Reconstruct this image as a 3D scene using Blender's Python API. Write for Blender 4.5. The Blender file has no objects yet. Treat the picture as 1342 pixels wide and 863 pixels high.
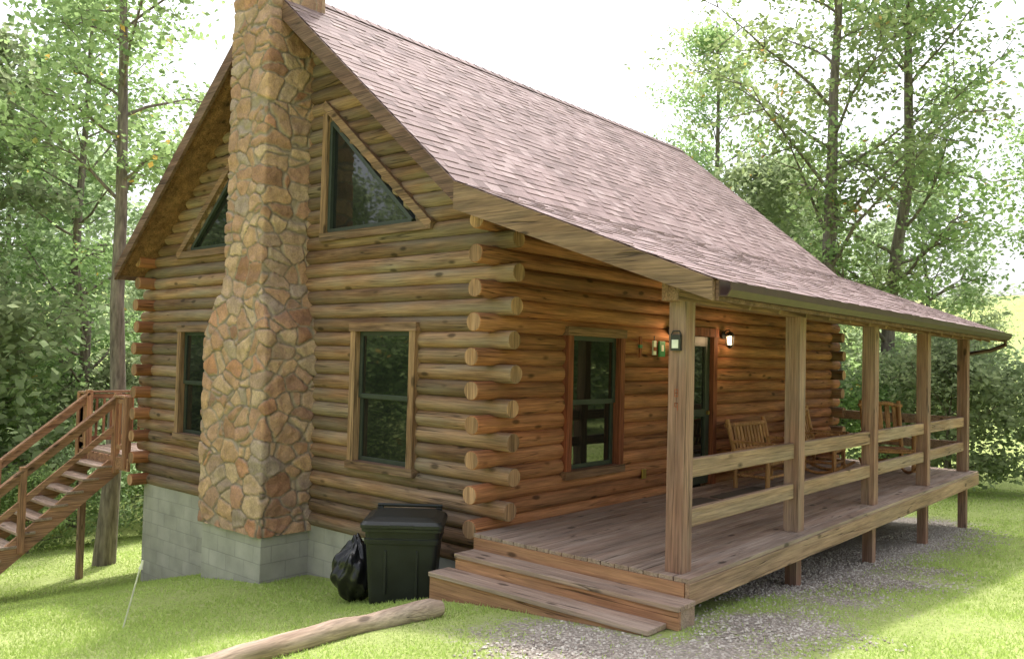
import bpy, math, random, bmesh
import numpy as np
from mathutils import Vector, Matrix
random.seed(7); rng=np.random.default_rng(7)
sc=bpy.context.scene
col=sc.collection
sc.view_settings.view_transform='Standard'
sc.view_settings.look='None'
sc.view_settings.exposure=0

# ------------------------------------------------------------ materials
def newmat(name):
    m=bpy.data.materials.new(name); m.use_nodes=True
    nt=m.node_tree; b=nt.nodes['Principled BSDF']
    return m,nt,b
def N(nt,t,**kw):
    n=nt.nodes.new(t)
    for k,v in kw.items(): setattr(n,k,v)
    return n
def L(nt,a,b): nt.links.new(a,b)
def ramp(nt,fac,stops,interp='LINEAR'):
    r=N(nt,'ShaderNodeValToRGB'); r.color_ramp.interpolation=interp
    e=r.color_ramp.elements
    while len(e)<len(stops): e.new(0.5)
    for i,(p,c) in enumerate(stops):
        e[i].position=p; e[i].color=(c[0],c[1],c[2],1) if not isinstance(c,(int,float)) else (c,c,c,1)
    L(nt,fac,r.inputs['Fac']); return r.outputs['Color']
def math_(nt,op,a,b=None,clamp=False):
    n=N(nt,'ShaderNodeMath',operation=op); n.use_clamp=clamp
    for i,v in enumerate((a,b)):
        if v is None: continue
        if isinstance(v,(int,float)): n.inputs[i].default_value=v
        else: L(nt,v,n.inputs[i])
    return n.outputs[0]
def mix(nt,fac,a,b,blend='MIX'):
    n=N(nt,'ShaderNodeMix',data_type='RGBA',blend_type=blend)
    for i,v in ((0,fac),(6,a),(7,b)):
        if isinstance(v,(int,float)): n.inputs[i].default_value=v if i==0 else (v,v,v,1)
        elif isinstance(v,tuple): n.inputs[i].default_value=(v[0],v[1],v[2],1)
        else: L(nt,v,n.inputs[i])
    return n.outputs[2]
def coords(nt,scale=(1,1,1)):
    tc=N(nt,'ShaderNodeTexCoord'); mp=N(nt,'ShaderNodeMapping')
    mp.inputs['Scale'].default_value=scale
    L(nt,tc.outputs['Object'],mp.inputs['Vector']); return mp.outputs['Vector']
def noise(nt,vec,scale,detail=4,w=None,rough=.55):
    n=N(nt,'ShaderNodeTexNoise',noise_dimensions='4D' if w is not None else '3D')
    L(nt,vec,n.inputs['Vector']); n.inputs['Scale'].default_value=scale
    n.inputs['Detail'].default_value=detail; n.inputs['Roughness'].default_value=rough
    if w is not None: L(nt,w,n.inputs['W'])
    return n.outputs['Fac']
def attr(nt,name='rnd'):
    a=N(nt,'ShaderNodeAttribute',attribute_name=name); return a.outputs['Fac']
def bump(nt,b,h,strength,dist=.01):
    n=N(nt,'ShaderNodeBump'); n.inputs['Strength'].default_value=strength; n.inputs['Distance'].default_value=dist
    L(nt,h,n.inputs['Height']); L(nt,n.outputs['Normal'],b.inputs['Normal'])

def wood(name,c1,c2,axis,grey=(.25,.19,.15),greyamt=.3,knots=True,rough=.75,var=.5,across=9,cracks=True,con=1.0):
    m,nt,b=newmat(name)
    tc=N(nt,'ShaderNodeTexCoord'); r=attr(nt)
    off=N(nt,'ShaderNodeCombineXYZ'); o_=math_(nt,'MULTIPLY',r,53.0)
    for i in range(3): L(nt,o_,off.inputs[i])
    base=N(nt,'ShaderNodeVectorMath',operation='ADD'); L(nt,tc.outputs['Object'],base.inputs[0]); L(nt,off.outputs[0],base.inputs[1])
    def sc3(al,ac):
        s=[ac,ac,ac]; s['xyz'.index(axis)]=al
        mp=N(nt,'ShaderNodeMapping'); mp.inputs['Scale'].default_value=s; L(nt,base.outputs[0],mp.inputs['Vector']); return mp.outputs['Vector']
    n1=noise(nt,sc3(.8,across),1,3)
    c=ramp(nt,n1,[(.32,c1),(.66,c2)])
    n2=noise(nt,sc3(2.2,65),1,3,None,.65)
    c=mix(nt,1,c,ramp(nt,n2,[(.3,1-.5*con),(.65,1+.22*con)]),'MULTIPLY')
    n6=noise(nt,sc3(1.6,12),1,4,None,.6)
    c=mix(nt,1,c,ramp(nt,n6,[(.3,1-.42*con),(.55,1.05)]),'MULTIPLY')
    n3=noise(nt,coords(nt,(1.1,1.1,1.6)),1,3)
    g=ramp(nt,n3,[(.42,0),(.62,1)])
    g2=noise(nt,sc3(.5,7),1,3)
    gf=math_(nt,'MULTIPLY',math_(nt,'ADD',math_(nt,'MULTIPLY',g,.5),ramp(nt,g2,[(.42,0),(.62,.7)])),greyamt,True)
    c=mix(nt,gf,c,mix(nt,1,grey,ramp(nt,n2,[(.3,.65),(.65,1.15)]),'MULTIPLY'))
    h=n2
    if cracks:
        n4=noise(nt,sc3(.45,18),1,1)
        cr=ramp(nt,math_(nt,'ABSOLUTE',math_(nt,'SUBTRACT',n4,.5)),[(.0,0),(.014,1)])
        n5=noise(nt,sc3(.7,3),1,1)
        cr=math_(nt,'MAXIMUM',cr,ramp(nt,n5,[(.47,1),(.52,0)]))
        c=mix(nt,1,c,ramp(nt,cr,[(0,.28),(1,1)]),'MULTIPLY')
        h=math_(nt,'ADD',n2,math_(nt,'MULTIPLY',cr,1.8))
    if knots:
        v=N(nt,'ShaderNodeTexVoronoi'); L(nt,sc3(1.9,4.5),v.inputs['Vector']); v.inputs['Scale'].default_value=1
        k=ramp(nt,v.outputs['Distance'],[(.08,.35),(.15,1)])
        c=mix(nt,1,c,k,'MULTIPLY')
    br=math_(nt,'ADD',math_(nt,'MULTIPLY',r,var),1-var/2)
    cb=N(nt,'ShaderNodeCombineColor'); 
    for i in range(3): L(nt,br,cb.inputs[i])
    c=mix(nt,1,c,cb.outputs[0],'MULTIPLY')
    L(nt,c,b.inputs['Base Color']); b.inputs['Roughness'].default_value=rough; b.inputs['Specular IOR Level'].default_value=.25
    bump(nt,b,h,.6,.008)
    return m
def plain(name,c,rough=.6,metal=0,var=.15,scale=12,bmp=.1,spec=.5):
    m,nt,b=newmat(name)
    n=noise(nt,coords(nt),scale,4)
    cc=ramp(nt,n,[(.3,tuple(x*(1-var) for x in c)),(.7,tuple(min(1,x*(1+var)) for x in c))])
    L(nt,cc,b.inputs['Base Color']); b.inputs['Roughness'].default_value=rough; b.inputs['Metallic'].default_value=metal
    b.inputs['Specular IOR Level'].default_value=spec
    if bmp: bump(nt,b,n,bmp,.01)
    return m

m_logG=wood('weathered_log_y',(.20,.10,.055),(.37,.215,.13),'y',grey=(.27,.205,.155),greyamt=.85,var=.6,con=.85)
m_logP=wood('stained_log_x',(.28,.10,.045),(.50,.21,.10),'x',grey=(.30,.18,.11),greyamt=.35,var=.5,con=.8)
m_end=wood('log_end_grain',(.36,.19,.10),(.54,.31,.18),'z',greyamt=.3,knots=False,across=30,var=.7)
m_trimY=wood('trim_wood_y',(.20,.11,.065),(.34,.195,.12),'y',greyamt=.35,var=.2)
m_trimX=wood('trim_wood_x',(.23,.11,.065),(.37,.195,.115),'x',greyamt=.35,var=.2)
m_trimZ=wood('trim_wood_z',(.25,.135,.075),(.43,.26,.15),'z',greyamt=.2,var=.2)
m_redZ=wood('red_trim_wood',(.22,.06,.03),(.33,.10,.05),'z',greyamt=.1,var=.2)
m_post=wood('post_wood',(.25,.125,.09),(.39,.22,.165),'z',grey=(.31,.235,.20),greyamt=.5,var=.2,con=.8)
m_rail=wood('rail_wood',(.28,.165,.105),(.45,.285,.19),'x',grey=(.33,.26,.21),greyamt=.5,var=.3,con=.8)
m_deck=wood('deck_board_wood',(.31,.205,.155),(.45,.325,.255),'x',grey=(.42,.34,.29),greyamt=.6,var=.3,con=.6)
m_rim=wood('rim_board_wood',(.33,.20,.13),(.47,.31,.21),'x',greyamt=.3,var=.15,con=.7)
m_tread=wood('step_tread_wood',(.32,.215,.165),(.44,.31,.24),'y',grey=(.42,.34,.29),greyamt=.5,var=.2,con=.6)
m_riser=wood('step_riser_wood',(.40,.19,.11),(.52,.28,.16),'y',greyamt=.15,var=.2,con=.6)
m_soffit=wood('soffit_boards',(.20,.10,.05),(.34,.18,.09),'y',greyamt=.1,var=.2)
m_fascia=wood('fascia_board',(.15,.08,.06),(.23,.13,.10),'y',greyamt=.2,var=.1,knots=False)
m_fasciaP=wood('porch_fascia_board',(.20,.115,.075),(.33,.20,.13),'y',greyamt=.3,var=.1,con=.8)
m_stair=wood('stair_wood_x',(.34,.17,.10),(.48,.26,.16),'x',greyamt=.25,var=.3)
m_stairz=wood('stair_wood_z',(.38,.17,.10),(.52,.28,.17),'z',greyamt=.15,var=.3)
m_chair=wood('chair_wood',(.36,.17,.08),(.54,.29,.14),'z',greyamt=.05,var=.3,con=.6)
m_sash=plain('window_sash_paint',(.04,.05,.042),.4,bmp=.02)
m_gutter=plain('gutter_metal',(.07,.035,.025),.35,.2,bmp=.02)
m_black=plain('black_metal',(.02,.02,.02),.4)
m_bin=plain('bin_plastic',(.014,.016,.016),.42,var=.4,scale=4,bmp=.05)
m_bag=plain('bag_plastic',(.010,.010,.011),.25,bmp=.1)
m_pale=wood('landscape_log_wood',(.34,.23,.165),(.54,.40,.30),'x',grey=(.46,.38,.31),greyamt=.6,var=.1,con=.8)
m_stake=plain('stake_plastic',(.7,.68,.6),.5)
m_dark=plain('interior_dark',(.02,.018,.015),.9)
m_mat=plain('mat_fibre',(.12,.10,.08),.95,scale=60,bmp=.6)
m_green=plain('green_paint',(.03,.2,.08),.5); m_white=plain('white_paint',(.75,.75,.7),.5)
m_knob=plain('brass',(.5,.35,.12),.3,.9)

def glassmat():
    m,nt,b=newmat('window_glass')
    n=noise(nt,coords(nt),1.3,2)
    b.inputs['Base Color'].default_value=(.012,.014,.013,1); b.inputs['Roughness'].default_value=.025
    b.inputs['Specular IOR Level'].default_value=.85; b.inputs['IOR'].default_value=1.55
    bump(nt,b,n,.06,.02)
    return m
m_glass=glassmat()
def shinglemat():
    m,nt,b=newmat('asphalt_shingles'); r=attr(nt)
    c=ramp(nt,r,[(0,(.165,.105,.10)),(.35,(.23,.152,.148)),(.7,(.275,.188,.183)),(1,(.33,.24,.235))])
    g=noise(nt,coords(nt),150,2); c=mix(nt,1,c,ramp(nt,g,[(.3,.7),(.7,1.25)]),'MULTIPLY')
    g2=noise(nt,coords(nt),.7,4); c=mix(nt,1,c,ramp(nt,g2,[(.3,.86),(.7,1.1)]),'MULTIPLY')
    L(nt,c,b.inputs['Base Color']); b.inputs['Roughness'].default_value=.8; bump(nt,b,g,.5,.004); return m
m_sh=shinglemat()
def stonemat():
    m,nt,b=newmat('field_stone'); r=attr(nt); mo=attr(nt,'mortar')
    c=ramp(nt,r,[(0,(.33,.16,.10)),(.13,(.52,.32,.22)),(.26,(.42,.23,.15)),(.4,(.58,.36,.22)),(.52,(.46,.31,.25)),(.64,(.52,.25,.15)),(.76,(.40,.30,.26)),(.88,(.60,.41,.28)),(1,(.36,.20,.15))])
    n=noise(nt,coords(nt),6,5,math_(nt,'MULTIPLY',r,20.0)); c=mix(nt,1,c,ramp(nt,n,[(.3,.66),(.65,1.15)]),'MULTIPLY')
    n2=noise(nt,coords(nt),45,3); c=mix(nt,1,c,ramp(nt,n2,[(.3,.78),(.7,1.15)]),'MULTIPLY')
    c=mix(nt,mo,c,(.36,.28,.225))
    L(nt,c,b.inputs['Base Color']); b.inputs['Roughness'].default_value=.85; bump(nt,b,math_(nt,'ADD',n,math_(nt,'MULTIPLY',n2,.5)),.8,.02); return m
m_stone=stonemat()
def blockmat():
    m,nt,b=newmat('concrete_block')
    tc=N(nt,'ShaderNodeTexCoord'); sx=N(nt,'ShaderNodeSeparateXYZ'); L(nt,tc.outputs['Object'],sx.inputs[0])
    cb=N(nt,'ShaderNodeCombineXYZ'); L(nt,math_(nt,'ADD',sx.outputs[0],sx.outputs[1]),cb.inputs[0]); L(nt,sx.outputs[2],cb.inputs[1])
    br=N(nt,'ShaderNodeTexBrick'); L(nt,cb.outputs[0],br.inputs['Vector'])
    br.inputs['Scale'].default_value=1; br.inputs['Brick Width'].default_value=.4; br.inputs['Row Height'].default_value=.2
    br.inputs['Mortar Size'].default_value=.006; br.inputs['Mortar Smooth'].default_value=.4
    br.inputs['Color1'].default_value=(.40,.385,.35,1); br.inputs['Color2'].default_value=(.46,.44,.41,1); br.inputs['Mortar'].default_value=(.34,.33,.31,1)
    n=noise(nt,coords(nt),3,6); c=mix(nt,1,br.outputs['Color'],ramp(nt,n,[(.3,.78),(.7,1.1)]),'MULTIPLY')
    L(nt,c,b.inputs['Base Color']); b.inputs['Roughness'].default_value=.9
    bump(nt,b,math_(nt,'SUBTRACT',math_(nt,'MULTIPLY',noise(nt,coords(nt),60,3),.3),br.outputs['Fac']),.5,.01); return m
m_block=blockmat()
def leafmat(name,ca,cb,tr,autumn=False,tm=.5):
    m,nt,b=newmat(name); nt.nodes.remove(b); r=attr(nt)
    oi=N(nt,'ShaderNodeObjectInfo')
    st=[(0,ca),(.6,cb),(1,tuple(x*1.2 for x in cb))]
    if autumn: st=[(0,ca),(.55,cb),(.93,tuple(x*1.2 for x in cb)),(.97,(.36,.22,.07))]
    c=ramp(nt,r,st)
    h=N(nt,'ShaderNodeHueSaturation'); L(nt,c,h.inputs['Color'])
    L(nt,math_(nt,'ADD',math_(nt,'MULTIPLY',oi.outputs['Random'],.04),.48),h.inputs['Hue'])
    L(nt,math_(nt,'ADD',math_(nt,'MULTIPLY',oi.outputs['Random'],.35),.82),h.inputs['Value'])
    c=h.outputs['Color']
    d=N(nt,'ShaderNodeBsdfDiffuse'); L(nt,c,d.inputs['Color'])
    t=N(nt,'ShaderNodeBsdfTranslucent'); L(nt,mix(nt,1,c,tr,'MULTIPLY'),t.inputs['Color'])
    ms=N(nt,'ShaderNodeMixShader'); ms.inputs[0].default_value=tm
    L(nt,d.outputs[0],ms.inputs[1]); L(nt,t.outputs[0],ms.inputs[2])
    L(nt,ms.outputs[0],nt.nodes['Material Output'].inputs['Surface']); return m
m_leaf=leafmat('leaves',(.13,.18,.085),(.20,.255,.12),(2.5,2.5,2.2),True)
m_leafF=leafmat('hazed_forest_leaves',(.17,.215,.125),(.24,.285,.17),(2.3,2.3,2.2))  # aerial haze painted into the leaf colour, paler than the nearer leaves
m_grass=leafmat('grass_blades',(.30,.38,.11),(.43,.52,.18),(1.5,1.5,1.3),tm=.4)
def barkmat():
    m,nt,b=newmat('tree_bark')
    n=noise(nt,coords(nt,(9,9,1.5)),2,5); c=ramp(nt,n,[(.3,(.09,.07,.06)),(.7,(.30,.25,.215))])
    L(nt,c,b.inputs['Base Color']); b.inputs['Roughness'].default_value=.9; bump(nt,b,n,.8,.03); return m
m_bark=barkmat()
def groundmat():
    m,nt,b=newmat('lawn_soil'); g=attr(nt,'gravel')
    n1=noise(nt,coords(nt),.9,4); n2=noise(nt,coords(nt),22,4); n3=noise(nt,coords(nt),140,2)
    c=ramp(nt,n1,[(.3,(.36,.43,.14)),(.7,(.44,.51,.19))])
    c=mix(nt,1,c,ramp(nt,n2,[(.3,.78),(.7,1.12)]),'MULTIPLY')
    c=mix(nt,ramp(nt,noise(nt,coords(nt),2.7,4),[(.58,0),(.74,.4)]),c,(.46,.41,.26))
    v=N(nt,'ShaderNodeTexVoronoi'); L(nt,coords(nt),v.inputs['Vector']); v.inputs['Scale'].default_value=38
    gc=ramp(nt,v.outputs['Color'],[(0,(.32,.27,.23)),(.5,(.48,.42,.37)),(1,(.60,.54,.48))])
    gc=mix(nt,1,gc,ramp(nt,v.outputs['Distance'],[(.2,1.1),(.6,.65)]),'MULTIPLY')
    fac=math_(nt,'ADD',g,math_(nt,'MULTIPLY',math_(nt,'SUBTRACT',n2,.5),1.4))
    fac=ramp(nt,fac,[(.35,0),(.6,1)])
    c=mix(nt,fac,c,gc)
    L(nt,c,b.inputs['Base Color']); b.inputs['Roughness'].default_value=.95; b.inputs['Specular IOR Level'].default_value=.1
    bump(nt,b,math_(nt,'ADD',n3,v.outputs['Distance']),.7,.02); return m
m_ground=groundmat()
def gravmat():
    m,nt,b=newmat('gravel_stone'); r=attr(nt)
    c=ramp(nt,r,[(0,(.27,.22,.19)),(.5,(.47,.41,.36)),(1,(.66,.61,.55))]); L(nt,c,b.inputs['Base Color']); b.inputs['Roughness'].default_value=.9; return m
m_grav=gravmat()
m_bulb,nt,b=newmat('lamp_bulb'); b.inputs['Emission Color'].default_value=(1,.72,.4,1); b.inputs['Emission Strength'].default_value=12

# ------------------------------------------------------------ mesh helpers
def mesh_np(name,V,F,mi=None,rnd=None,smooth=None,mats=(),extra=None):
    me=bpy.data.meshes.new(name); k=F.shape[1]; n=len(F)
    me.vertices.add(len(V)); me.vertices.foreach_set('co',np.ascontiguousarray(V,dtype=np.float32).ravel())
    me.loops.add(n*k); me.loops.foreach_set('vertex_index',np.ascontiguousarray(F,dtype=np.int32).ravel())
    me.polygons.add(n); me.polygons.foreach_set('loop_start',np.arange(0,n*k,k,dtype=np.int32))
    for m in mats: me.materials.append(m)
    if mi is not None: me.polygons.foreach_set('material_index',np.asarray(mi,dtype=np.int32))
    if smooth is not None: me.polygons.foreach_set('use_smooth',np.broadcast_to(np.asarray(smooth,dtype=bool),(n,)).copy())
    me.update(calc_edges=True)
    d={'rnd':rnd}; d.update(extra or {})
    for kx,vv in d.items():
        if vv is not None:
            a=me.attributes.new(kx,'FLOAT','POINT'); a.data.foreach_set('value',np.asarray(vv,dtype=np.float32))
    return me
def obj(name,me,parent=None,loc=None,rot=None,scale=None):
    o=bpy.data.objects.new(name,me); col.objects.link(o)
    if parent: o.parent=parent
    if loc is not None: o.location=loc
    if rot is not None: o.rotation_euler=rot
    if scale is not None: o.scale=scale
    return o
class MB:
    def __init__(s): s.v=[];s.f=[];s.m=[];s.r=[];s.mats=[];s.s=[]
    def mi(s,m):
        if m not in s.mats: s.mats.append(m)
        return s.mats.index(m)
    def add(s,V,F,mat,r=None,smooth=False):
        if r is None: r=random.random()
        o=len(s.v); s.v+= [tuple(p) for p in V]; s.r+=[r]*len(V); k=s.mi(mat)
        for f in F: s.f.append(tuple(i+o for i in f)); s.m.append(k); s.s.append(smooth)
    def box(s,x0,x1,y0,y1,z0,z1,mat,r=None):
        V=[(x,y,z) for x in (x0,x1) for y in (y0,y1) for z in (z0,z1)]
        s.add(V,[(0,1,3,2),(4,6,7,5),(0,4,5,1),(2,3,7,6),(0,2,6,4),(1,5,7,3)],mat,r)
    def bar(s,p,q,w,h,mat,up=(0,0,1),r=None):
        p=Vector(p);q=Vector(q);d=(q-p).normalized();u=Vector(up);sd=d.cross(u).normalized();u=sd.cross(d)
        V=[b+sd*a*w/2+u*c*h/2 for b in (p,q) for a in (-1,1) for c in (-1,1)]
        s.add(V,[(0,1,3,2),(4,6,7,5),(0,4,5,1),(2,3,7,6),(0,2,6,4),(1,5,7,3)],mat,r)
    def tube(s,pts,rad,mat,n=8,r=None,cap=None,flat=1):
        pts=[Vector(p) for p in pts]
        if isinstance(rad,(int,float)): rad=[rad]*len(pts)
        V=[];F=[]
        for i,p in enumerate(pts):
            d=(pts[min(i+1,len(pts)-1)]-pts[max(i-1,0)]).normalized()
            a=d.cross(Vector((0,0,1)) if abs(d.z)<.9 else Vector((1,0,0))).normalized(); b=a.cross(d)
            for k in range(n):
                t=2*math.pi*k/n; V.append(p+(a*math.cos(t)+b*math.sin(t)*flat)*rad[i])
        for i in range(len(pts)-1):
            for k in range(n): F.append((i*n+k,i*n+(k+1)%n,(i+1)*n+(k+1)%n,(i+1)*n+k))
        s.add(V,F,mat,r,True)
        s.add(V[:n],[tuple(range(n))[::-1]],cap or mat,r); s.add(V[-n:],[tuple(range(n))],cap or mat,r)
    def prism(s,pts,x0,x1,mat,r=None):
        n=len(pts); V=[(x0,y,z) for y,z in pts]+[(x1,y,z) for y,z in pts]
        if r is None: r=random.random()
        s.add(V,[tuple(range(n)),tuple(range(n,2*n))[::-1]],mat,r)
        for i in range(n):
            s.add(V,[(i,i+n,(i+1)%n+n,(i+1)%n)],mat,r)
    def make(s,name,parent=None,bevel=0,loc=None,rot=None):
        me=bpy.data.meshes.new(name); me.from_pydata(s.v,[],s.f)
        for m in s.mats: me.materials.append(m)
        me.polygons.foreach_set('material_index',s.m); me.polygons.foreach_set('use_smooth',s.s)
        a=me.attributes.new('rnd','FLOAT','POINT'); a.data.foreach_set('value',s.r)
        me.update(); o=obj(name,me,parent,loc,rot)
        if bevel:
            b=o.modifiers.new('b','BEVEL'); b.width=bevel; b.segments=2; b.limit_method='ANGLE'; b.angle_limit=math.radians(50)
        return o
def empty(name,loc=(0,0,0)):
    e=bpy.data.objects.new(name,None); e.location=loc; e.empty_display_size=.2; col.objects.link(e); return e

# ------------------------------------------------------------ terrain height
CP=np.array([(-.9,.1,-.55),(-.8,-2.4,-.33),(-.3,-2.6,-.31),(2.2,-2.4,-.53),(4.6,-2.4,-.70),(9.3,-2.4,-.92),(14.9,-2,-1.1),(-.05,7.6,-2.0),
 (-.65,3.1,-1.02),(-.65,4.5,-1.22),(-.6,.7,-.74),(-6.2,-5.6,.05),(0,11.8,-2.5),(-3,9,-2.2),(-3.9,1.7,-.82),(-3,-1,-.40),(1,-6,-.3),(6,-7,-.75),
 (40,0,-1.5),(40,40,-3),(0,40,-4),(-30,0,.5),(0,-30,0),(-30,-30,.5),(40,-30,-1.5),(-30,40,-3.5),(12,12,-2.6),(4.7,3.8,-1.3)],float)
def _phi(r): return r*r*np.log(r+1e-9)
_A=CP[:,:2]; _n=len(CP); _K=_phi(np.linalg.norm(_A[:,None]-_A[None],axis=2))
_P=np.c_[np.ones(_n),_A]; _M=np.block([[_K,_P],[_P.T,np.zeros((3,3))]])
_w=np.linalg.solve(_M+np.diag([.12]*_n+[0]*3),np.r_[CP[:,2],0,0,0])
def gz(x,y):
    x=np.atleast_1d(np.asarray(x,float)); y=np.atleast_1d(np.asarray(y,float))
    xc=np.clip(x,-32,42); yc=np.clip(y,-32,42)
    r=np.sqrt((xc[:,None]-_A[:,0])**2+(yc[:,None]-_A[:,1])**2)
    z=_phi(r)@_w[:_n]+_w[_n]+_w[_n+1]*xc+_w[_n+2]*yc
    R=np.hypot(x-4,y-3); z=z+np.clip((R-35)/60,0,1)**1.3*12
    return z
def g1(x,y): return float(gz(x,y)[0])
_ph=rng.uniform(0,6.28,(12,3))
def wn(x,y,s):
    v=0
    for i in range(12):
        a=_ph[i,0]; f=s*(1+.35*i); v=v+np.sin((x*np.cos(a)+y*np.sin(a))*f+_ph[i,1])/(1+.25*i)
    return v/3
def segd(x,y,a,b):
    ax,ay=a;bx,by=b; t=np.clip(((x-ax)*(bx-ax)+(y-ay)*(by-ay))/((bx-ax)**2+(by-ay)**2),0,1)
    return np.hypot(x-ax-t*(bx-ax),y-ay-t*(by-ay))
def gravel(x,y):
    d=np.minimum(segd(x,y,(-1.2,-1.8),(-1.9,-5.5))-.5,segd(x,y,(-.8,-2.8),(4.6,-2.6))-.28)
    d=np.minimum(d,segd(x,y,(2,-1.6),(9.0,-1.3))-1.05)
    d=d+wn(x,y,2.2)*.30
    return np.clip(.5-d*.8,0,1)
fx=np.concatenate([-np.geomspace(150,9.5,22),np.arange(-9,16,.13),np.geomspace(16.5,170,22)])
X,Y=np.meshgrid(fx,fx,indexing='ij'); xs,ys=X.ravel(),Y.ravel(); n=len(fx)
zs=gz(xs,ys)+wn(xs,ys,1.5)*.012
idx=np.arange(n*n).reshape(n,n)
F=np.stack([idx[:-1,:-1],idx[1:,:-1],idx[1:,1:],idx[:-1,1:]],-1).reshape(-1,4)
obj('ground',mesh_np('ground',np.c_[xs,ys,zs],F,smooth=True,mats=[m_ground],extra={'gravel':gravel(xs,ys)}))

W=7.5; Lh=9.4; H=.17; Z0=-.42; CY=3.66; WC=7.5
RZ,KY,KZ,EY,EZ=6.38,.19,3.42,-2.6,2.34
SL=(RZ-KZ)/(CY-KY); SP=(KZ-EZ)/(KY-EY); BY=7.66; BZ=RZ-SL*(BY-CY)
RX0,RX1=-.42,9.95
cabin=empty('log_cabin')

# ------------------------------------------------------------ log walls
winG=[(1.20,2.24,.42,2.02),(5.34,6.38,.42,2.02)]
winP=[(1.2,2.25,.42,2.02),(3.5,4.6,-.05,2.08)]
def split(a0,a1,ops):
    segs=[(a0,a1)]
    for o0,o1 in ops:
        ns=[]
        for s0,s1 in segs:
            if o1<=s0 or o0>=s1: ns.append((s0,s1)); continue
            if o0>s0: ns.append((s0,o0))
            if o1<s1: ns.append((o1,s1))
        segs=ns
    return segs
def logpiece(mb,axis,a0,a1,c,z,mat,r):
    n=max(2,int((a1-a0)/.2)+1); ts=[a0+(a1-a0)*i/(n-1) for i in range(n)]
    ph=random.uniform(0,6); nn=20; V=[];F=[]; amp=random.uniform(.7,1.4); oo=random.uniform(-.006,.006)
    for i,t in enumerate(ts):
        wob=1+amp*(.018*math.sin(t*2.1+ph)+.012*math.sin(t*5.3+ph*2)); dz=.003*math.sin(t*1.3+ph)
        for k in range(nn):
            an=2*math.pi*k/nn; ww=wob*(1+.02*math.sin(3*an+ph+t*.8)); ca=math.cos(an); sa=math.sin(an)
            o=.096*math.copysign(abs(ca)**.9,ca)*ww+oo; zz=z+dz+.0925*sa*wob
            V.append((c+o,t,zz) if axis=='y' else (t,c+o,zz))
    for i in range(n-1):
        for k in range(nn): F.append((i*nn+k,i*nn+(k+1)%nn,(i+1)*nn+(k+1)%nn,(i+1)*nn+k))
    mb.add(V,F,mat,r,True)
    for e,(i0,sg) in enumerate(((0,-1),((n-1)*nn,1))):
        ring=V[i0:i0+nn]; cx=sum(p[0] for p in ring)/nn; cy=sum(p[1] for p in ring)/nn; cz=sum(p[2] for p in ring)/nn
        r2=[]
        for p in ring:
            q=[cx+(p[0]-cx)*.93,cy+(p[1]-cy)*.93,cz+(p[2]-cz)*.93]; q[1 if axis=='y' else 0]+=sg*.008; r2.append(tuple(q))
        VV=list(ring)+r2; mb.add(VV,[(k,(k+1)%nn,nn+(k+1)%nn,nn+k) for k in range(nn)],mat,r); mb.add(r2,[tuple(range(nn))],m_end,random.random())
jt=lambda:random.uniform(-.02,.02)
for side in (0,1):
    mb=MB(); cx=.1 if side==0 else Lh-.1
    k=0
    while True:
        z=Z0+H*(k+.5)
        zu=(z+.12-KZ)/SL+KY; zr=CY+(RZ-z-.12)/SL
        if z>3.0 : a0,a1=max(.19,zu),min(W-.19,zr)
        else:
            a0,a1=(-.17+jt(),W+.2+jt()) if k%2 else (.19,W-.19)
        if a1-a0<.15 or z>RZ-.1: break
        ops=[]
        if side==0:
            for w in winG:
                if w[2]-.04<z<w[3]+.01: ops.append((w[0],w[1]))
            if 3.12<z<4.6:
                yl=1.12+(z-3.12)/SL
                ops+= [(yl,2.9),(WC-2.9,WC-yl)]
        for s0,s1 in split(a0,a1,ops): logpiece(mb,'y',s0,s1,cx,z,m_logG,random.random())
        k+=1
    mb.make('gable_wall',cabin)
for side in (0,1):
    mb=MB(); cy=.1 if side==0 else W-.1
    for k in range(21):
        z=Z0+H*(k+.5)
        if z>3.12: break
        a0,a1=(.19,Lh-.19) if k%2 else (-.22+jt(),Lh+.24+jt())
        ops=[]
        if side==0:
            for w in winP:
                if w[2]-.04<z<w[3]+.01: ops.append((w[0],w[1]))
        for s0,s1 in split(a0,a1,ops): logpiece(mb,'x',s0,s1,cy,z,m_logP,random.random())
    mb.make('side_wall',cabin)
mb=MB(); mb.box(.17,Lh-.17,.17,W-.17,-.3,2.9,m_dark); mb.prism([(.5,2.9),(W-.6,2.9),(CY,RZ-.5)],.17,Lh-.17,m_dark); mb.make('interior_core',cabin)
mb=MB(); mb.box(.04,Lh-.04,.04,W-.04,-3.2,Z0+.01,m_block); mb.box(-.63,.05,3.08,4.42,-2.6,-.485,m_block); mb.make('foundation',cabin,.01)

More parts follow.
